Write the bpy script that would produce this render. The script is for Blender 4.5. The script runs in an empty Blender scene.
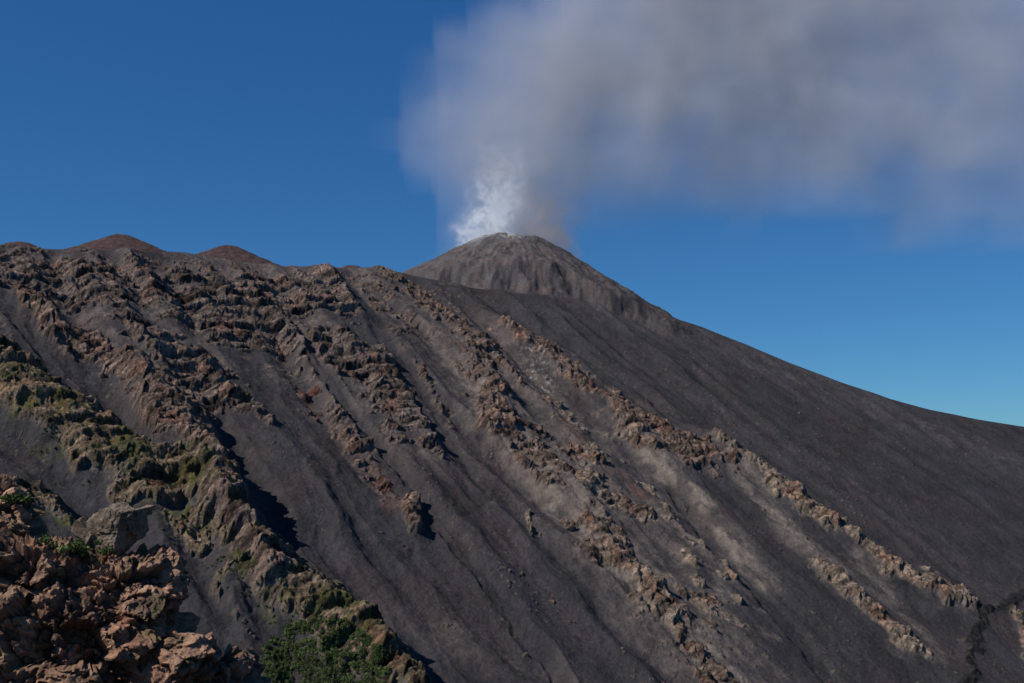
import bpy, bmesh, math, time, numpy as np
from concurrent.futures import ThreadPoolExecutor
from mathutils import Vector
T0 = time.time()
rng = np.random.default_rng(7)
scene = bpy.context.scene
F = 1098.0
PITCH = math.atan(108.5 / F)
cam_d = bpy.data.cameras.new("camera"); cam = bpy.data.objects.new("camera", cam_d)
scene.collection.objects.link(cam); scene.camera = cam
cam_d.sensor_width = 36.0; cam_d.lens = 36.0 * F / 1024.0
cam_d.clip_start = 0.5; cam_d.clip_end = 200000
cam.rotation_euler = (math.pi / 2 + PITCH, 0, 0)
sp, cp = math.sin(PITCH), math.cos(PITCH)
def ray(px, py):
    u = (px - 512) / F; v = (341.5 - py) / F
    yd = cp - v * sp
    return u / yd, (sp + v * cp) / yd
def at(px, py, y):
    u, e = ray(px, py)
    return np.array([u * y, y, e * y])

# ------------------------------------------------------------------ noise
f32 = np.float32
P = rng.permutation(256).astype(np.int32); ANG = rng.random(256) * 2 * np.pi
GX, GY = (np.cos(ANG)*1.4).astype(f32), (np.sin(ANG)*1.4).astype(f32)
G3 = rng.normal(size=(256, 3)); G3 = (G3/np.linalg.norm(G3, axis=1)[:, None]*1.5).astype(f32)
def pn(x, y, seed=0):
    fx = np.floor(x); fy = np.floor(y)
    xi = fx.astype(np.int32); yi = fy.astype(np.int32)
    xf = (x-fx).astype(f32); yf = (y-fy).astype(f32)
    u = xf*xf*xf*(xf*(xf*6-15)+10); v = yf*yf*yf*(yf*(yf*6-15)+10)
    yi = yi + seed*11
    p0 = P[(xi+seed*37) & 255]; p1 = P[(xi+1+seed*37) & 255]
    h00 = P[(p0+yi) & 255]; h01 = P[(p0+yi+1) & 255]; h10 = P[(p1+yi) & 255]; h11 = P[(p1+yi+1) & 255]
    a = GX[h00]*xf+GY[h00]*yf; b = GX[h10]*(xf-1)+GY[h10]*yf
    c = GX[h01]*xf+GY[h01]*(yf-1); d = GX[h11]*(xf-1)+GY[h11]*(yf-1)
    a = a+(b-a)*u; c = c+(d-c)*u
    return a+(c-a)*v
def fbm(x, y, o=4, seed=0, gain=.5):
    s = 0; a = 1; t = 0; f = 1
    for i in range(o):
        s = s + a*pn(x*f, y*f, seed+i); t += a; a *= gain; f *= 2.03
    return s / t
def ridged(x, y, o=4, seed=0, gain=.55):
    s = 0; a = 1; t = 0; f = 1
    for i in range(o):
        s = s + a*(1-np.abs(pn(x*f, y*f, seed+i))*2); t += a; a *= gain; f *= 2.07
    return s / t
def worley2(x, y, seed=0):
    xi = np.floor(x).astype(np.int32); yi = np.floor(y).astype(np.int32)
    f1 = np.full(x.shape, 9.); f2 = np.full(x.shape, 9.); val = np.zeros(x.shape); tl = np.zeros(x.shape)
    for a in (-1,0,1):
        for b in (-1,0,1):
            h = P[(P[(xi+a+seed*37)&255]+yi+b)&255]
            dx = x-(xi+a+.5+.3*GX[h]); dy = y-(yi+b+.5+.3*GY[h])
            d = np.hypot(dx, dy); t = dx*GX[(h+91)&255]+dy*GY[(h+91)&255]
            m = d < f1
            f2 = np.where(m, f1, np.minimum(f2, d)); val = np.where(m, h/255., val); tl = np.where(m, t, tl); f1 = np.where(m, d, f1)
    return val, f2-f1, tl
def pn3(p, seed=0):
    fl = np.floor(p); i = fl.astype(np.int32); f = (p - fl).astype(f32)
    w = f*f*f*(f*(f*6-15)+10)
    r = 0
    for a in (0,1):
        pa = P[(i[:,0]+a+seed*37)&255]
        for b in (0,1):
            pb = P[(pa+i[:,1]+b)&255]
            wab = (w[:,0] if a else 1-w[:,0])*(w[:,1] if b else 1-w[:,1])
            for c in (0,1):
                g = G3[P[(pb+i[:,2]+c)&255]]
                d = g[:,0]*(f[:,0]-a)+g[:,1]*(f[:,1]-b)+g[:,2]*(f[:,2]-c)
                r = r + d*wab*(w[:,2] if c else 1-w[:,2])
    return r
def fbm3(p, o=4, seed=0, gain=.5, rid=False):
    s = 0; a = 1; t = 0; f = 1
    for k in range(o):
        n = pn3(p*f, seed+k)
        if rid: n = 1-2*np.abs(n)
        s = s + a*n; t += a; a *= gain; f *= 2.05
    return s/t
def worley3(p, seed=0):
    i = np.floor(p).astype(np.int32)
    f1 = np.full(len(p), 9.); f2 = np.full(len(p), 9.); val = np.zeros(len(p)); tilt = np.zeros(len(p))
    for a in (-1,0,1):
        for b in (-1,0,1):
            for c in (-1,0,1):
                h = P[(P[(P[(i[:,0]+a+seed*37)&255]+i[:,1]+b)&255]+i[:,2]+c)&255]
                dv = p-(i+np.array((a,b,c))+.5+.3*G3[h])
                d = np.linalg.norm(dv, axis=1)
                tl = (dv*G3[(h+77)&255]).sum(1)
                m = d < f1
                f2 = np.where(m, f1, np.minimum(f2, d)); val = np.where(m, h/255., val); tilt = np.where(m, tl, tilt); f1 = np.where(m, d, f1)
    return val, f2-f1, tilt
def ss(a, b, x):
    t = np.clip((x-a)/(b-a), 0, 1); return t*t*(3-2*t)
def softmin(a, b, k):
    return -k*np.logaddexp(-a/k, -b/k)

# ------------------------------------------------------------------ terrain
PHI = math.radians(35); TAN = .60
a_ = -TAN*math.sin(PHI); b_ = TAN*math.cos(PHI); A_ = -1124.0
NRM = np.array([-a_, -b_, 1.0]); NRM /= np.linalg.norm(NRM)
crest_px = [(-300,262),(-80,250),(0,246),(40,249),(100,250),(170,252),(200,256),(240,262),(290,267),(330,268),(360,270),
            (400,274),(430,280),(470,288),(512,293),(560,297),(600,302),(650,311),(700,327),(740,343),(790,364),(840,383),
            (890,400),(930,411),(980,421),(1024,428),(1100,442),(1400,500)]
cu, cy, cz = [], [], []
for px, py in crest_px:
    u, e = ray(px, py-2)
    Yc = -A_/(b_+a_*u-e); cu.append(u); cy.append(Yc); cz.append(e*Yc)
def hitplane(px, py):
    u, e = ray(px, py); Y = -A_/(b_+a_*u-e); return (u*Y, Y)
CX, CY, CZ = 8.0, 3750.0, 722.0
sf = (math.sin(PHI), -math.cos(PHI)); sc = (math.cos(PHI), math.sin(PHI))
def seg_dist(X, Y, pts):
    d = np.full(X.shape, 1e9)
    if len(pts) == 1: pts = pts*2
    for (x0,y0),(x1,y1) in zip(pts[:-1], pts[1:]):
        dx, dy = x1-x0, y1-y0; L = dx*dx+dy*dy+1e-6
        t = np.clip(((X-x0)*dx+(Y-y0)*dy)/L, 0, 1)
        d = np.minimum(d, (X-x0-t*dx)**2 + (Y-y0-t*dy)**2)
    return np.sqrt(d)
# points, half width, rib height, rock coverage (0..1), colour
RIBS = [
 ([(-90,355),(0,388),(60,425),(125,462),(190,508),(250,568),(320,622),(400,680),(450,730)], 62, 46, 1.0, 'veg'),
 ([(-60,480),(20,498),(90,545),(130,600)], 26, 16, .7, 'veg'),
 ([(155,420),(200,475),(235,540),(262,590)], 36, 24, .98, 'rock'),
 ([(25,312),(80,345),(140,382),(185,425),(208,480),(225,530)], 38, 26, .98, 'rock'),
 ([(-90,262),(0,268),(60,278),(150,292),(240,300),(345,296)], 105, 6, 1.05, 'cliff'),
 ([(100,290),(150,335),(195,375),(240,408)], 68, 12, .90, 'cliff'),
 ([(200,300),(260,330),(310,345),(360,362),(395,380),(408,420)], 92, 14, .98, 'cliff'),
 ([(300,380),(350,440),(385,490)], 30, 6, .45, 'red'),
 ([(395,278),(440,310),(480,350),(500,400),(520,440),(560,490)], 60, 18, .66, 'rock'),
 ([(560,490),(610,560),(660,615),(720,683),(760,730)], 62, 18, .64, 'rock'),
 ([(488,395),(505,440)], 36, 26, 1.0, 'rock'),
 ([(440,330),(500,380),(560,450),(620,520)], 85, 8, .46, 'rock'),
 ([(535,345),(590,388),(640,428),(695,455)], 78, 24, .86, 'rock'),
 ([(590,430),(640,480),(700,560),(740,620)], 68, 8, .42, 'tan'),
 ([(725,455),(780,490),(840,535),(900,575),(965,606)], 36, 26, .88, 'tan'),
 ([(820,570),(870,610),(910,648)], 28, 14, .74, 'tan'),
 ([(408,500),(413,525)], 18, 22, .95, 'rock'),
 ([(405,543),(407,547)], 6, 7, 1.0, 'rock'),
 ([(529,518),(532,540)], 3.5, 4, .9, 'tan'),
 ([(620,565),(642,600),(668,630)], 34, 22, .90, 'tan'),
 ([(690,560),(700,585)], 15, 10, .7, 'tan'),
 ([(585,470),(605,530)], 32, 14, .70, 'tan'),
 ([(330,400),(360,460)], 28, 10, .58, 'cliff'),
 ([(1015,612),(1035,665)], 14, 14, .9, 'tan'),
 ([(955,720),(975,650),(985,612),(1040,590)], 14, 7, .75, 'lava'),
]
DARK = [
 ([(-70,270),(0,302),(50,350),(100,392),(150,440)], 19),
 ([(-60,400),(0,432),(50,468),(105,520),(150,590),(240,680)], 26),
 ([(235,420),(290,520),(360,600),(450,700)], 40),
 ([(290,320),(340,400),(400,470),(500,600),(580,700)], 14),
 ([(345,280),(385,340),(440,430),(480,500)], 24),
 ([(90,330),(150,375),(180,400)], 8),
 ([(510,310),(600,370),(700,430),(820,500)], 16),
 ([(670,480),(760,590),(850,700)], 24),
]
WASH = [ # scree and wash bands
 ([(380,282),(470,370),(560,490),(680,630),(760,720)], 115, 1.0, 'brown'),
 ([(480,330),(600,450),(700,560)], 105, .75, 'brown'),
 ([(470,380),(560,480),(650,600)], 55, .6, 'scree'),
 ([(640,440),(700,505),(760,580)], 46, 1.0, 'scree'),
 ([(735,470),(800,540),(850,585)], 40, .8, 'scree'),
 ([(860,560),(910,620),(930,650)], 32, .6, 'scree'),
 ([(520,450),(640,590),(740,683)], 50, .85, 'scree'),
 ([(60,260),(120,330),(200,420)], 78, .85, 'brown'),
 ([(150,300),(210,360)], 50, .5, 'scree'),
 ([(240,270),(300,330),(370,400),(410,440)], 105, .9, 'brown'),
 ([(-60,260),(340,280)], 85, .85, 'brown'),
 ([(235,415),(262,450)], 22, .6, 'red'),
 ([(330,410),(390,500)], 20, .55, 'red'),
 ([(545,400),(590,450),(640,500)], 24, .6, 'red'),
 ([(380,300),(430,400),(520,560),(600,683)], 40, .55, 'purple'),
 ([(590,300),(760,360),(1024,470)], 140, .6, 'greyish'),
 ([(700,400),(900,520),(1060,640)], 90, .45, 'purple'),
 ([(330,600),(470,640),(560,683)], 50, .45, 'brown'),
]
RIBS = [([hitplane(*p) for p in r[0]],)+r[1:] for r in RIBS]
WASH = [([hitplane(*p) for p in r[0]],)+r[1:] for r in WASH]
DARK = [([hitplane(*p) for p in r[0]],)+r[1:] for r in DARK]
COL = dict(ash=(.042,.039,.042), rock=(.188,.130,.101), cliff=(.158,.118,.099), tan=(.240,.180,.135), brown=(.112,.090,.081), scree=(.165,.135,.114),
           red=(.12,.066,.054), pale=(.36,.34,.31), veg=(.195,.140,.092), green=(.062,.074,.022), purple=(.068,.055,.057),
           greyish=(.072,.065,.068), lava=(.028,.026,.026), cone=(.080,.071,.072))
COL = {k: np.array(v) for k, v in COL.items()}

def terrain(X, Y):
    """height of the broad landform, albedo, rockiness, relief along the slope normal"""
    U = X/np.maximum(Y, 1.0)
    Yc = np.interp(U, cu, cy); Zc = np.interp(U, cu, cz)
    plane = A_ + a_*X + b_*Y
    cap = Zc - .05*(Y-Yc)
    z = softmin(plane, cap, 5.0)
    front = ss(30, -60, Y-Yc)
    s = X*sf[0]+Y*sf[1]; c = X*sc[0]+Y*sc[1]
    wx = fbm(X/140, Y/140, 4, 3); wy = fbm(X/140, Y/140, 4, 9)
    f1 = fbm(X/28, Y/28, 4, 21); f2 = fbm(X/28, Y/28, 4, 31)
    Xw = X + 60*wx + 14*f1; Yw = Y + 60*wy + 14*f2
    cw = c + 45*fbm(s/500, c/350, 3, 5) + 9*fbm(s/60, c/40, 3, 6)
    gul = fbm(cw/120, s/1300, 2, 40)
    rav = ridged((cw+25*wx)/170, s/1600, 2, 46) - .55
    fa = .10 + .9*ss(-.2, .4, fbm(X/260, Y/260, 3, 43))
    flu = fbm(cw/32, s/380, 3, 44)*fa
    gsc = 1 - .72*ss(.10, .26, U)
    z = z + front*gsc*(28*gul + 30*rav + 3.0*flu)
    D = front*(2.0*fbm(X/14, Y/14, 4, 50, .6) + 5*fbm(X/60, Y/60, 3, 52))
    rock = np.zeros_like(X); col = np.empty(X.shape+(3,)); col[:] = COL['ash']
    lum = 1 + .30*flu + .20*fbm(cw/11, s/110, 3, 61)*fa + .60*fbm(X/90, Y/90, 6, 64, .62)
    col *= lum[..., None]
    wr = (.5*ss(-.1, .35, fbm(X/200, Y/200, 4, 66)))[..., None]
    col = col*(1-wr) + col*np.array((1.25, 1.02, .92))*wr
    def mix(m, key, mod=1.0):
        nonlocal col
        m = np.clip(m, 0, 1)[..., None]
        cc = COL[key]*(mod[..., None] if hasattr(mod, 'shape') else mod)
        col = col*(1-m)+cc*m
    tone = 1 + .7*fbm(X/18, Y/18, 5, 70, .6) + .25*flu
    wn = ss(-.24, .18, .55*fbm(cw/26, s/150, 4, 80)+.8*fbm(X/60, Y/60, 5, 83, .58))
    chan = np.zeros_like(X)
    for pts, w in DARK:
        d = seg_dist(X+25*wx+8*f1, Y+25*wy+8*f2, pts)
        chan = np.maximum(chan, ss(w*1.5, w*.5, d))
    for pts, w, st, key in WASH:
        d = seg_dist(X+35*wx+6*f1, Y+35*wy+6*f2, pts)
        mix(ss(w*1.5, w*.2, d)*(.25+.95*wn)*st*(1-.8*chan), key, tone)
    green = np.zeros_like(X); cliff = np.zeros_like(X)
    nzi = fbm(X/75+.5*wx, Y/75, 6, 91, .60)
    nz = 1.0*nzi + .45*fbm(cw/40, s/150, 4, 90, .55)
    nzc = .9*nzi + .85*fbm((c+20*f1)/150, (s+14*wx)/34, 5, 190, .55)
    tn = 1 + 1.15*fbm(X/8, Y/8, 4, 72, .6) + .5*fbm(X/40, Y/40, 3, 73)
    for pts, w, H, cov, key in RIBS:
        small = min(1.0, w/34.0)
        d = seg_dist(X+(Xw-X)*small, Y+(Yw-Y)*small, pts)
        inf = np.exp(-(d/(w*1.15))**2)
        nn = nzc if key == 'cliff' else nz
        th_ = .5 - cov*inf*1.02 + (.75*chan if key != 'lava' else 0)
        m = ss(-.04, .15, nn*(.55+.45*small) - th_)*ss(.08, .25, inf)
        ap = ss(-.24, .12, nn - th_)*ss(.05, .3, inf)
        z = z + H*inf*(.85+.4*wx)*(1-.6*chan)
        D = D + m*H*.15
        rock = np.maximum(rock, m*(.4 if key == 'lava' else 1))
        if key in ('cliff', 'veg'): cliff = np.maximum(cliff, m)
        mix(ap*.7, {'tan':'scree','pale':'scree','lava':'lava','veg':'scree'}.get(key, 'brown'), tone)
        mix(m*.9, key, np.clip(tn, .3, 2.2))
        if key == 'veg': green = np.maximum(green, ss(w*1.5, w*.5, d))
    z = z - 9*chan*front
    up = ss(60, 420, z)*ss(.02, -.12, U)*front*(1-chan)
    crag = ss(.10, .28, nzc + .1*up)*up
    rock = np.maximum(rock, .9*crag)
    mix(crag*.8, 'cliff', np.clip(1+1.1*fbm(X/10, Y/10, 4, 97, .6), .35, 2))
    spk = ss(.20, .40, fbm(X/12, Y/12, 4, 99, .6)) * ss(-.05, .3, fbm(cw/60, s/200, 3, 98))*front
    rock = np.maximum(rock, .4*spk); mix(spk*.6, 'rock', tone)
    rr = rock*front
    r1 = ridged(X/90+.5*wx, Y/90, 3, 110); r2 = ridged(X/36+.5*f1, Y/36+.4*f2, 4, 112, .55)
    wv_, wb_, wt_ = worley2((c+10*f1)/34, (s+10*f2)/20, 5)
    wv2, wb2, wt2 = worley2((c+3*f1)/12, (s+3*f2)/7.5, 6)
    D = D + rr*(10*(r1-.35) + (9-4*cliff)*(r2-.45) + 3.0*(wv_-.4) + 4.5*wt_ + 1.1*(wv2-.5) + 1.6*wt2)
    for st, am, o_ in ((30.0, .70, 0.), (9.0, .6, 3.3)):
        q = (-s*.6 + 14*wx + 3*f1 + .03*c)/st + o_; fr = q-np.floor(q)
        hard = ss(-.4, .05, fbm(c/150, s/60, 3, 135+int(st)))
        D = D + ((ss(.35, .70, fr)-fr)*st)*np.clip(rr*(.4+.7*cliff), 0, 1)*am*hard
    strat = fbm((c+6*f1)/85, q*1.0, 4, 180, .62)
    col = col*np.clip(1 + (1.7*strat+.45*(wv2-.5)+.4*(wv_-.5))*rr - .4*rr*ss(.12, 0, wb_), .25, 2.1)[..., None]
    g = green*ss(.08, .30, fbm(X/60, Y/60, 4, 140)+.08*(1-rock))
    mix(g*.7, 'green', np.clip(1+.9*fbm(X/10, Y/10, 4, 141), .4, 2.2))
    m = (green*ss(.16, .36, fbm(X/30, Y/30, 4, 143))*.5)[..., None]; col = col*(1-m)+np.array((.16,.14,.045))*m
    rd = (ss(.05, .4, fbm(X/55, Y/55, 4, 150))*rock*.55)[..., None]
    col = col*(1-rd) + col*np.array((1.22,.80,.67))*rd
    dsp = seg_dist(X, Y, SP1)
    mix(ss(.10, .3, fbm(X/14, Y/14, 4, 155, .65))*ss(60, 5, dsp)*.6, 'pale')
    # summit cone
    dx, dy = X-CX, Y-CY
    th = np.arctan2(dy, dx)
    r = np.hypot(dx, dy)*(1+.05*fbm(np.cos(th)*2, np.sin(th)*2, 3, 160))
    f = np.where(r < 118, 0., .60*(r-118))
    rn = ridged(th*4+.5*wx, r/500, 3, 162)
    cone = CZ - f - .07*dx - ss(90, 30, r)*40 + 12*fbm(X/60, Y/60, 4, 161) + 12*(rn-.5)*ss(80, 260, r) + 4*fbm(X/14, Y/14, 3, 163)
    cone = cone - 1.1*np.maximum(-dy-(330+90*wx), 0) - .8*np.maximum(-dx-420, 0)
    cm = ss(-30, 24, cone-z+26*f1+20*wx)
    cc = COL['cone']*np.clip(1+.35*fbm(th*9, r/220, 4, 164)+.9*fbm(X/35, Y/35, 6, 165, .6), .4, 1.9)[..., None]
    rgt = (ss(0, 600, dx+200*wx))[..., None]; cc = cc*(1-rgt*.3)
    br_ = (ss(.0, .3, fbm(X/70, (Y+2*z)/26, 4, 175))*.65)[..., None]
    cc = cc*(1-br_) + np.array((.112,.082,.075))*br_
    up_p = (ss(.06, .33, fbm(X/32, Y/32, 5, 166, .6))*ss(450, 100, r)*.75)[..., None]
    cc = cc*(1-up_p) + np.array((.170,.145,.134))*up_p
    lp = (ss(.0, .25, fbm(X/20, Y/12, 4, 169))*ss(70, 10, seg_dist(X, Y, SP3))*.8)[..., None]
    cc = cc*(1-lp) + np.array((.30,.28,.27))*lp
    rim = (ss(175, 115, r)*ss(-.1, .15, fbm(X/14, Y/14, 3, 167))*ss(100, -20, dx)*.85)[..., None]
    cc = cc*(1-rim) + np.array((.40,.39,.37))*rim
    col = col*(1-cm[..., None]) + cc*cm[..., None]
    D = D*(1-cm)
    z = 5*np.logaddexp(z/5, cone/5)
    for c0, R in CINDER:
        rr_ = np.hypot(X-c0[0], Y-c0[1])
        cz_ = c0[2] - np.maximum(rr_-24, 0)*.44 + 6*fbm(X/30, Y/30, 4, 170) - 1.5*np.maximum(Yc+25-Y, 0)
        k = ss(-8, 4, cz_-z)[..., None]
        col = col*(1-k) + np.array((.072,.045,.041))*np.clip(1+.8*fbm(X/20, Y/20, 4, 171), .4, 1.7)[..., None]*k
        z = np.maximum(z, cz_)
    far = ss(4500, 9000, Y)
    z = z*(1-far) + (-300)*far
    return z, np.clip(col, .008, .6), rock, D
SP1 = [hitplane(535,360), hitplane(545,395), hitplane(575,425)]; SP3 = [hitplane(425,284), hitplane(520,297)]
CINDER = [(at(px, py, yy), 0) for (px, py, yy) in ((122,236,3000),(228,247,3150),(20,243,3050),(-40,241,3000),(352,267,3300))]

def pmap(fn, n, chunk):
    rows = [(i, min(i+chunk, n)) for i in range(0, n, chunk)]
    with ThreadPoolExecutor(8) as ex: return list(ex.map(lambda r: fn(*r), rows))
us = np.concatenate([np.linspace(-.85, -.5, 90)[:-1], np.linspace(-.5, .5, 1300), np.linspace(.5, .85, 90)[1:]])
ys = np.concatenate([np.geomspace(180, 1180, 60)[:-1], 1/np.linspace(1/1180, 1/4300, 1100), np.geomspace(4300, 40000, 24)[1:]])
UU, YY = np.meshgrid(us, ys)
XX = UU*YY
res = pmap(lambda a, b: terrain(XX[a:b], YY[a:b]), len(ys), 16)
ZZ, CC, RK, DD = [np.concatenate([r[i] for r in res]) for i in range(4)]
XX = XX + NRM[0]*DD; YY = YY + NRM[1]*DD; ZZ = ZZ + NRM[2]*DD
print("terrain", time.time()-T0)

def mesh_np(name, co, faces, C=None, smooth=True, A=None):
    k = faces.shape[1]; me = bpy.data.meshes.new(name)
    me.vertices.add(len(co)); me.vertices.foreach_set("co", co.astype(f32).ravel())
    me.loops.add(faces.size); me.loops.foreach_set("vertex_index", faces.astype(np.int32).ravel())
    me.polygons.add(len(faces)); me.polygons.foreach_set("loop_start", np.arange(0, faces.size, k, dtype=np.int32))
    me.update(calc_edges=True); me.polygons.foreach_set("use_smooth", np.full(len(faces), smooth))
    if C is not None:
        a = me.attributes.new("albedo", 'FLOAT_COLOR', 'POINT')
        al = np.full((len(C), 1), .5) if A is None else A.reshape(-1, 1)
        a.data.foreach_set("color", np.concatenate([C, al], 1).astype(f32).ravel())
    ob = bpy.data.objects.new(name, me); scene.collection.objects.link(ob); return ob
def sheet(name, X, Y, Z, C, A=None):
    n, m = X.shape
    idx = np.arange(n*m).reshape(n, m)
    q = np.stack([idx[:-1,:-1], idx[:-1,1:], idx[1:,1:], idx[1:,:-1]], -1).reshape(-1, 4)
    return mesh_np(name, np.stack([X, Y, Z], -1).reshape(-1, 3), q, C.reshape(-1, 3), True, A)

def newmat(name):
    m = bpy.data.materials.new(name); m.use_nodes = True
    nt = m.node_tree; nt.nodes.clear()
    return m, nt, nt.nodes.new("ShaderNodeOutputMaterial")
def N(nt, t, **kw):
    n = nt.nodes.new(t)
    for k, v in kw.items():
        if k.startswith('i_'): n.inputs[k[2:].replace('_', ' ')].default_value = v
        else: setattr(n, k, v)
    return n
def M(nt, op, a, b=None, clamp=False):
    n = nt.nodes.new("ShaderNodeMath"); n.operation = op; n.use_clamp = clamp
    for i, v in enumerate((a, b)):
        if v is None: continue
        if isinstance(v, (int, float)): n.inputs[i].default_value = v
        else: nt.links.new(v, n.inputs[i])
    return n.outputs[0]
def MR(nt, v, a, b, c=0., d=1., smooth=True):
    n = nt.nodes.new("ShaderNodeMapRange"); n.interpolation_type = 'SMOOTHSTEP' if smooth else 'LINEAR'
    nt.links.new(v, n.inputs[0])
    for i, k in enumerate((a, b, c, d)): n.inputs[1+i].default_value = k
    return n.outputs[0]
def ground_mat(name, s1, bumpd, amp=.8, lo=1.1):
    m, nt, out = newmat(name); L = nt.links
    at_ = N(nt, "ShaderNodeAttribute", attribute_name="albedo")
    tc = N(nt, "ShaderNodeTexCoord")
    n1 = N(nt, "ShaderNodeTexNoise", i_Scale=s1, i_Detail=6.0, i_Roughness=.75); L.new(tc.outputs['Object'], n1.inputs['Vector'])
    k = MR(nt, at_.outputs['Alpha'], 0, 1, lo, 3.4, False)
    v = M(nt, 'MAXIMUM', M(nt, 'ADD', M(nt, 'MULTIPLY', M(nt, 'MULTIPLY', M(nt, 'SUBTRACT', n1.outputs[0], .5), k), amp*1.6), 1.0), .2)
    mul = N(nt, "ShaderNodeVectorMath", operation='SCALE'); L.new(at_.outputs['Color'], mul.inputs[0]); L.new(v, mul.inputs['Scale'])
    b = N(nt, "ShaderNodeBsdfPrincipled"); b.inputs['Roughness'].default_value = .95
    b.inputs['Specular IOR Level'].default_value = .1
    L.new(mul.outputs[0], b.inputs['Base Color'])
    bp = N(nt, "ShaderNodeBump", i_Strength=1.0, i_Distance=bumpd); L.new(M(nt, 'MULTIPLY', n1.outputs[0], k), bp.inputs['Height']); L.new(bp.outputs[0], b.inputs['Normal'])
    L.new(b.outputs[0], out.inputs['Surface'])
    return m
ter = sheet("volcano_terrain", XX, YY, ZZ, CC, RK); ter.data.materials.append(ground_mat("volcanic_slope", .15, 3.6, .85, 1.3))
print("terrain mesh", time.time()-T0)
def surf(px, py):
    u, e = ray(px, py); j = int(np.argmin(np.abs(us-u)))
    k = int(np.argmax(ZZ[:, j]/YY[:, j] >= e)); return np.array([XX[k, j], YY[k, j], ZZ[k, j]])

# ------------------------------------------------------------------ foreground
hx, hy = np.meshgrid(np.linspace(-160, 160, 260), np.linspace(-60, 190, 220))
hz = -3 - .5*np.maximum(hy, 0) + .1*np.minimum(hy, 0) - .03*np.abs(hx) + 6.5*np.exp(-((hx+10)**2+(hy-20)**2)/30) + .9*fbm(hx/8, hy/8, 5, 200)
hc = np.array((.10,.07,.052))*np.clip(1+.6*fbm(hx/4, hy/4, 4, 205), .4, 1.8)[..., None]
hill = sheet("foreground_hillside", hx, hy, hz, hc); hill.data.materials.append(ground_mat("hill_soil", 4.0, .08))
def ico(n):
    b = bmesh.new(); bmesh.ops.create_icosphere(b, subdivisions=n, radius=1.0)
    v = np.array([q.co[:] for q in b.verts]); f = np.array([[q.index for q in fc.verts] for fc in b.faces]); b.free(); return v, f
I6, I7 = ico(6), ico(7)
blobs = [
 (45, 658, 20.0, (2.3,1.5,1.75), 0, I7), (-28, 548, 20.6, (1.15,1.0,1.24), .2, I7), (112, 604, 20.2, (1.15,1.0,.95), .1, I7),
 (218, 704, 20.4, (.55,.7,1.0), 0, I6), (20, 572, 19.6, (1.0,.8,.66), -.3, I6), (60, 800, 20.5, (4.2,2.2,2.2), 0, I6),
 (-2, 522, 21.0, (.55,.6,.70), .5, I6), (180, 672, 19.8, (.5,.5,.6), .3, I6), (150, 588, 20.4, (.55,.6,.50), .2, I6)]
def make_blob(args):
    px, py, dd, rad, rot, (iv, fc) = args
    c0 = at(px, py, dd); v = iv*np.array(rad)
    cr_, sr_ = math.cos(rot), math.sin(rot)
    v = np.stack([v[:,0]*cr_-v[:,2]*sr_, v[:,1], v[:,0]*sr_+v[:,2]*cr_], 1)
    p = v + c0
    nrm = iv/np.array(rad); nrm /= np.linalg.norm(nrm, axis=1)[:, None]
    wp = p + .10*np.stack([fbm3(p*4, 3, 31), fbm3(p*4, 3, 41), fbm3(p*4, 3, 51)], 1)
    v1, b1, t1 = worley3(wp*np.array((1.2,1.2,1.7)), 3)
    v2, b2, t2 = worley3(wp*np.array((3.3,3.3,4.4))+9, 7)
    v3, b3, t3 = worley3(wp*10+3, 5)
    d = (.36*fbm3(p*.8, 2, 3) + .40*(v1-.5) + .30*t1 - .12*ss(.10, 0, b1) + .12*(v2-.5) + .11*t2 - .05*ss(.10, 0, b2)
         + .04*(v3-.5) + .035*t3 + .10*(fbm3(p*4.5, 4, 23, .6, True)-.4))
    q = p + nrm*d[:, None] + .10*np.stack([fbm3(p*2.6, 3, 34), fbm3(p*2.6, 3, 44), fbm3(p*2.6, 3, 54)], 1)
    t = np.clip(1+.7*fbm3(q*2.5, 3, 70)+.8*fbm3(q*12, 3, 75)+.5*(v2-.5)+.4*(v3-.5), .3, 2)*(1-.35*ss(.10, 0, b2))
    c_ = np.array((.28,.168,.112))*t[:, None]
    rd = ss(0, .35, fbm3(q*1.1, 2, 80))[:, None]*.5; c_ = c_*(1-rd)+c_*np.array((1.12,.84,.72))*rd
    dk = ss(.0, .3, fbm3(q*1.5, 4, 85))[:, None]*.65; c_ = c_*(1-dk)+np.array((.055,.042,.036))*dk
    mo = (ss(.14, .32, fbm3(q*1.9, 3, 88))*.45)[:, None]; c_ = c_*(1-mo)+np.array((.11,.11,.04))*mo
    return q, c_
with ThreadPoolExecutor(8) as ex: rb = list(ex.map(make_blob, blobs))
Vs, Fs, Cs, off = [], [], [], 0
for (q, c_), b in zip(rb, blobs):
    Vs.append(q); Cs.append(c_); Fs.append(b[5][1]+off); off += len(q)
rk = mesh_np("lava_rock_outcrop", np.concatenate(Vs), np.concatenate(Fs), np.clip(np.concatenate(Cs), .012, .5), False)
rmat = ground_mat("lava_rock", 13.0, .03, .6); rk.data.materials.append(rmat)
iv, fc = I6
r_ = np.random.default_rng(11); dn = r_.normal(size=(16, 3)); dn /= np.linalg.norm(dn, axis=1)[:, None]; hh = r_.uniform(.6, .9, 16)
k = np.min(np.where(iv@dn.T > .05, hh/np.maximum(iv@dn.T, .05), 9), axis=1); k = np.minimum(k, 1.15)
v = iv*k[:, None]*np.array((.80,.55,.42)); an = .48
v = np.stack([v[:,0]*math.cos(an)-v[:,2]*math.sin(an), v[:,1], v[:,0]*math.sin(an)+v[:,2]*math.cos(an)], 1)
p = v + at(117, 530, 20.3)
va, ba, ta = worley3(p*2.2+5, 2)
q = p + iv*(.06*fbm3(p*3.2, 4, 90)+.04*(va-.5)+.08*ta+.03*fbm3(p*14, 2, 93))[:, None]
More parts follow.
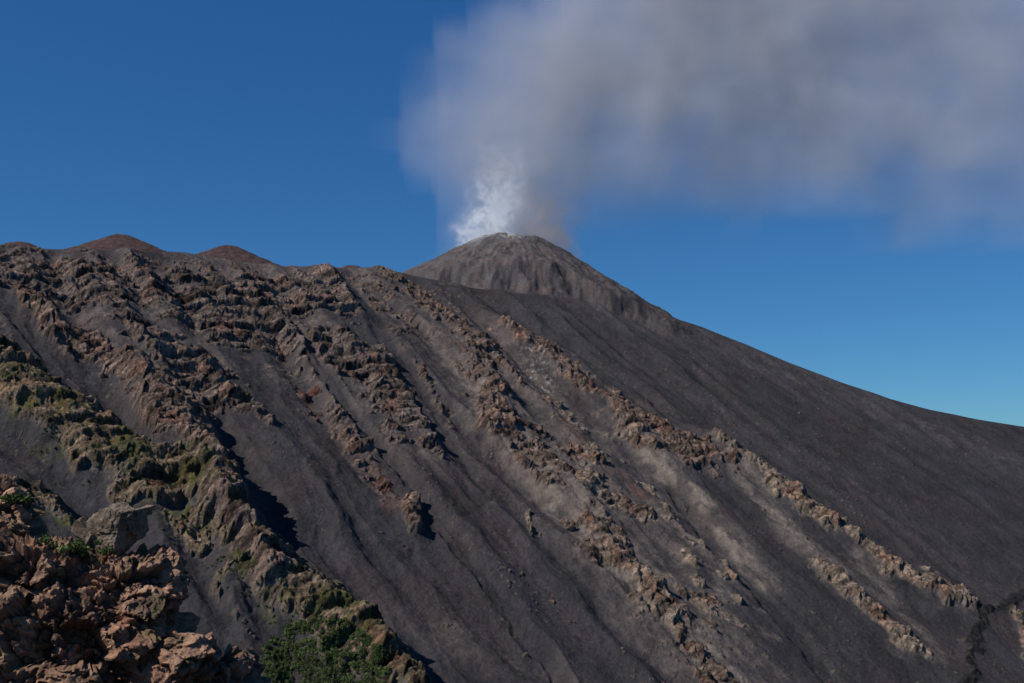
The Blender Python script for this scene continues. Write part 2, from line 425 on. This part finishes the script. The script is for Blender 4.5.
cs_ = np.array((.19,.145,.11))*np.clip(1+.8*fbm3(q*3, 4, 95)+.5*fbm3(q*16, 2, 96), .3, 1.8)[:, None]
sl = mesh_np("boulder", q, fc, cs_, False); sl.data.materials.append(rmat)
print("rocks", time.time()-T0)

# ------------------------------------------------------------------ shrubs
def leafmass(name, centers, radii, n, leaf, seed):
    r = np.random.default_rng(seed); Vv, Cc = [], []
    for c, R in zip(centers, radii):
        d = r.normal(size=(n, 3)); d /= np.linalg.norm(d, axis=1)[:, None]; d[:,2] = np.abs(d[:,2])*.9-.1
        rad = R*r.uniform(.55, 1.05, n)[:, None]*(1+.25*np.sin(d[:, :1]*5+c[0]))
        o = c + d*rad
        t1 = r.normal(size=(n,3)); t2 = r.normal(size=(n,3))
        t1 /= np.linalg.norm(t1, axis=1)[:, None]; t2 /= np.linalg.norm(t2, axis=1)[:, None]
        l = leaf*r.uniform(.6, 1.4, n)[:, None]
        Vv.append(np.stack([o, o+t1*l, o+t2*l], 1).reshape(-1, 3))
        Cc.append(np.array((.072,.096,.034))*r.uniform(.5, 1.5)*np.repeat(r.uniform(.6, 1.4, n), 3)[:, None])
    V = np.concatenate(Vv)
    return mesh_np(name, V, np.arange(len(V)).reshape(-1, 3), np.concatenate(Cc), False)
cs, rs = [], []
for i in range(1300):
    px = 262 + 124*rng.random(); lo = np.interp(px, [262,285,325,350,386], [650,628,616,624,656]); py = lo + (710-lo)*rng.random()
    if fbm(np.array([px/22.]), np.array([py/14.]), 2, 5)[0] < -.28: continue
    c = surf(px, py); cs.append(c + np.array([0,0,1.0])); rs.append(rng.uniform(2.0, 5.5))
for i in range(260):
    k = rng.random(); px = np.interp(k, [0,.3,.6,1], [0,110,220,330])+rng.normal()*20; py = np.interp(k, [0,.3,.6,1], [395,465,555,640])+rng.normal()*12
    if fbm(np.array([px/40.]), np.array([py/30.]), 2, 8)[0] < .02: continue
    c = surf(px, py)
    if c[1] < 2300: cs.append(c); rs.append(rng.uniform(1.0, 2.4))
sh = leafmass("shrubs", cs, rs, 120, 1.3, 3); lm = ground_mat("shrub_leaves", .5, .01); sh.data.materials.append(lm)
cs, rs = [], []
for (px, py, dd, n, sx, sy) in ((80,550,19.7,22,20,6), (12,500,19.9,8,14,5), (45,546,19.4,8,12,5)):
    for i in range(n):
        cs.append(at(px+rng.normal()*sx*.6, py+rng.normal()*sy*.6, dd+rng.normal()*.2)); rs.append(rng.uniform(.04, .11))
fg = leafmass("rock_plants", cs, rs, 110, .045, 5); fg.data.materials.append(lm)

# ------------------------------------------------------------------ plume: voxel volumes from geometry nodes
def curve(nt, v, a, b, pts, lo, hi):
    t = MR(nt, v, a, b, 0, 1, False)
    n = nt.nodes.new("ShaderNodeFloatCurve"); nt.links.new(t, n.inputs['Value'])
    cv = n.mapping.curves[0]; P_ = [((p-a)/(b-a), (q-lo)/(hi-lo)) for p, q in pts]
    cv.points[0].location = P_[0]; cv.points[1].location = P_[-1]
    for p in P_[1:-1]: cv.points.new(*p)
    n.mapping.update()
    return MR(nt, n.outputs[0], 0, 1, lo, hi, False)
def volcoords(nt, warp, scale, detail):
    L = nt.links
    pos = nt.nodes.new("GeometryNodeInputPosition")
    sub = N(nt, "ShaderNodeVectorMath", operation='SUBTRACT'); L.new(pos.outputs[0], sub.inputs[0]); sub.inputs[1].default_value = (CX, CY, CZ)
    sca = N(nt, "ShaderNodeVectorMath", operation='SCALE'); L.new(sub.outputs[0], sca.inputs[0]); sca.inputs['Scale'].default_value = .01
    nz = N(nt, "ShaderNodeTexNoise", i_Scale=scale, i_Detail=detail, i_Roughness=.55); L.new(sca.outputs[0], nz.inputs['Vector'])
    ms = N(nt, "ShaderNodeVectorMath", operation='SUBTRACT'); L.new(nz.outputs['Color'], ms.inputs[0]); ms.inputs[1].default_value = (.5,.5,.5)
    sc2 = N(nt, "ShaderNodeVectorMath", operation='SCALE'); L.new(ms.outputs[0], sc2.inputs[0]); sc2.inputs['Scale'].default_value = warp
    ad = N(nt, "ShaderNodeVectorMath", operation='ADD'); L.new(sca.outputs[0], ad.inputs[0]); L.new(sc2.outputs[0], ad.inputs[1])
    sx = N(nt, "ShaderNodeSeparateXYZ"); L.new(ad.outputs[0], sx.inputs[0])
    return ad.outputs[0], sx.outputs
def volume_obj(name, fn, lo, hi, vox, color, aniso, glow, step=1.0, gcol=(.80,.88,1,1)):
    nt = bpy.data.node_groups.new(name+"_field", 'GeometryNodeTree')
    nt.interface.new_socket("Geometry", in_out='OUTPUT', socket_type='NodeSocketGeometry')
    dens = fn(nt)
    vc = nt.nodes.new("GeometryNodeVolumeCube"); nt.links.new(dens, vc.inputs['Density'])
    vc.inputs['Min'].default_value = lo; vc.inputs['Max'].default_value = hi
    for i, ax in enumerate('XYZ'): vc.inputs['Resolution '+ax].default_value = max(8, int((hi[i]-lo[i])/vox))
    m, mt, out = newmat(name+"_material")
    v = N(mt, "ShaderNodeVolumePrincipled"); v.inputs['Color'].default_value = (*color, 1); v.inputs['Anisotropy'].default_value = aniso
    v.inputs['Density'].default_value = 1.0
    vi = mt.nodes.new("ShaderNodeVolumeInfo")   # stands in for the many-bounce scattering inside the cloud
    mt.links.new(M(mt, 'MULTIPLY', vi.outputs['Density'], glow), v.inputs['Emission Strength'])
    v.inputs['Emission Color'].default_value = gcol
    mt.links.new(v.outputs[0], out.inputs['Volume'])
    try: m.cycles.volume_step_rate = step
    except Exception: pass
    sm = nt.nodes.new("GeometryNodeSetMaterial"); sm.inputs['Material'].default_value = m
    go = nt.nodes.new("NodeGroupOutput")
    nt.links.new(vc.outputs[0], sm.inputs['Geometry']); nt.links.new(sm.outputs[0], go.inputs[0])
    vd = bpy.data.volumes.new(name); vd.materials.append(m)
    ob = bpy.data.objects.new(name, vd); scene.collection.objects.link(ob)
    md = ob.modifiers.new("field", 'NODES'); md.node_group = nt
    return ob
def plume(nt):
    wv, (x, y, z) = volcoords(nt, 4.2, .30, 6.0)
    xl = curve(nt, z, 0, 13, [(0,-2.6),(1.4,-4.4),(3.1,-5.4),(6.1,-4.2),(8.2,-2.0),(13,2.0)], -7, 4)
    soft = MR(nt, z, 0, 5, 2.2, 8.0)
    zl = curve(nt, x, -6, 24, [(-6,1.0),(-4.5,-.2),(-1.6,-1.0),(1.6,-.8),(3,-.2),(6.4,.0),(11.5,-.9),(17.5,-1.2),(24,0)], -2, 4)
    Af = MR(nt, M(nt, 'DIVIDE', M(nt, 'SUBTRACT', x, xl), soft), 0., 1.)
    B = MR(nt, M(nt, 'SUBTRACT', z, zl), -.2, 6.2)
    T = MR(nt, M(nt, 'ABSOLUTE', y), .6, 2.9, 1, 0)
    R = MR(nt, x, 5, 18, 1, .5); R2 = MR(nt, x, 19, 24, 1, 0); Z2 = MR(nt, z, 9.5, 12.5, 1, 0)
    n2 = N(nt, "ShaderNodeTexNoise", i_Scale=.42, i_Detail=7.0, i_Roughness=.55); nt.links.new(wv, n2.inputs['Vector'])
    n = MR(nt, n2.outputs[0], .30, .70, .50, 1.25)
    d = M(nt, 'MULTIPLY', M(nt, 'MULTIPLY', Af, B), M(nt, 'MULTIPLY', T, R))
    d = M(nt, 'MULTIPLY', M(nt, 'MULTIPLY', d, n), M(nt, 'MULTIPLY', R2, Z2))
    vx = M(nt, 'SUBTRACT', x, M(nt, 'MULTIPLY', z, .25))
    vr = MR(nt, M(nt, 'SQRT', M(nt, 'ADD', M(nt, 'MULTIPLY', vx, vx), M(nt, 'MULTIPLY', y, y))), .4, 2.8, 1, 0)
    n3 = N(nt, "ShaderNodeTexNoise", i_Scale=.9, i_Detail=6.0, i_Roughness=.6); nt.links.new(wv, n3.inputs['Vector'])
    vent = M(nt, 'MULTIPLY', M(nt, 'MULTIPLY', vr, MR(nt, z, 0, 5.5, .8, 0)), MR(nt, n3.outputs[0], .42, .64, .1, 1.5))
    return M(nt, 'MULTIPLY', M(nt, 'ADD', d, vent), .0072)
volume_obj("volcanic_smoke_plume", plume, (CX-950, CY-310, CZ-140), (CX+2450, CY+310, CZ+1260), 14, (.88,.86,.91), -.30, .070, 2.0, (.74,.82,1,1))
def steam(nt):
    wv, (x, y, z) = volcoords(nt, 1.7, 1.2, 6.0)
    xc = curve(nt, z, -.4, 4, [(-.4,-.9),(.5,-.85),(1.5,-.5),(2.6,-.35),(4,.0)], -2, 2)
    w = curve(nt, z, -.4, 4, [(-.4,1.05),(.6,1.0),(1.6,1.0),(2.8,1.1),(4,1.3)], 0, 2)
    dx = M(nt, 'SUBTRACT', x, xc)
    r = M(nt, 'DIVIDE', M(nt, 'SQRT', M(nt, 'ADD', M(nt, 'MULTIPLY', dx, dx), M(nt, 'MULTIPLY', y, y))), w)
    d = MR(nt, r, .1, 1.2, 1, 0)
    n2 = N(nt, "ShaderNodeTexNoise", i_Scale=2.8, i_Detail=6.0, i_Roughness=.62); nt.links.new(wv, n2.inputs['Vector'])
    n = MR(nt, n2.outputs[0], .48, .66, .01, 1.9)
    return M(nt, 'MULTIPLY', M(nt, 'MULTIPLY', d, n), MR(nt, z, .0, 3.9, .036, 0.0))
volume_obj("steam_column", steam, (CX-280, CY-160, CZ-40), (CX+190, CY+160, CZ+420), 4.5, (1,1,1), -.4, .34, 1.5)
def brown(nt):
    wv, (x, y, z) = volcoords(nt, 1.2, 1.3, 5.0)
    xc = curve(nt, z, -.8, 3, [(-.8,1.35),(.5,1.0),(3,.5)], -2, 2)
    dx = M(nt, 'SUBTRACT', x, xc)
    r = M(nt, 'SQRT', M(nt, 'ADD', M(nt, 'MULTIPLY', dx, dx), M(nt, 'MULTIPLY', y, y)))
    d = MR(nt, r, .3, 1.2, 1, 0)
    n2 = N(nt, "ShaderNodeTexNoise", i_Scale=2.0, i_Detail=5.0); nt.links.new(wv, n2.inputs['Vector'])
    return M(nt, 'MULTIPLY', M(nt, 'MULTIPLY', d, MR(nt, n2.outputs[0], .4, .62, .1, 1.4)), MR(nt, z, .1, 2.6, .014, 0))
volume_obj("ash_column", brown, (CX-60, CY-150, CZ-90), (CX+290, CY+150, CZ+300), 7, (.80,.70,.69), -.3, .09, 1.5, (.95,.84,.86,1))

# ------------------------------------------------------------------ light
S = Vector((-.62, -.34, .68)).normalized()
sd = bpy.data.lights.new("sun", 'SUN'); so = bpy.data.objects.new("sun", sd); scene.collection.objects.link(so)
sd.energy = 5.0; sd.angle = math.radians(.5); sd.color = (1, .955, .89)
so.rotation_euler = S.to_track_quat('Z', 'Y').to_euler()
w = bpy.data.worlds.new("World"); scene.world = w; w.use_nodes = True; nt = w.node_tree; nt.nodes.clear()
sky = nt.nodes.new("ShaderNodeTexSky"); sky.sky_type = 'NISHITA'; sky.sun_disc = False
sky.sun_elevation = math.asin(S.z); sky.sun_rotation = math.atan2(S.x, S.y)
sky.altitude = 2300; sky.air_density = 1.0; sky.dust_density = .2; sky.ozone_density = 3.0
bg = nt.nodes.new("ShaderNodeBackground"); bg.inputs['Strength'].default_value = .085
wo = nt.nodes.new("ShaderNodeOutputWorld")
mx = nt.nodes.new("ShaderNodeVectorMath"); mx.operation = 'MULTIPLY'; mx.inputs[1].default_value = (.27, .51, .61)
ad = nt.nodes.new("ShaderNodeVectorMath"); ad.operation = 'ADD'; ad.inputs[1].default_value = (.0, .36, 1.6)
nt.links.new(sky.outputs[0], mx.inputs[0]); nt.links.new(mx.outputs[0], ad.inputs[0]); nt.links.new(ad.outputs[0], bg.inputs[0]); nt.links.new(bg.outputs[0], wo.inputs[0])
scene.view_settings.view_transform = 'Standard'; scene.view_settings.look = 'None'; scene.view_settings.exposure = 0
print("done", time.time()-T0)
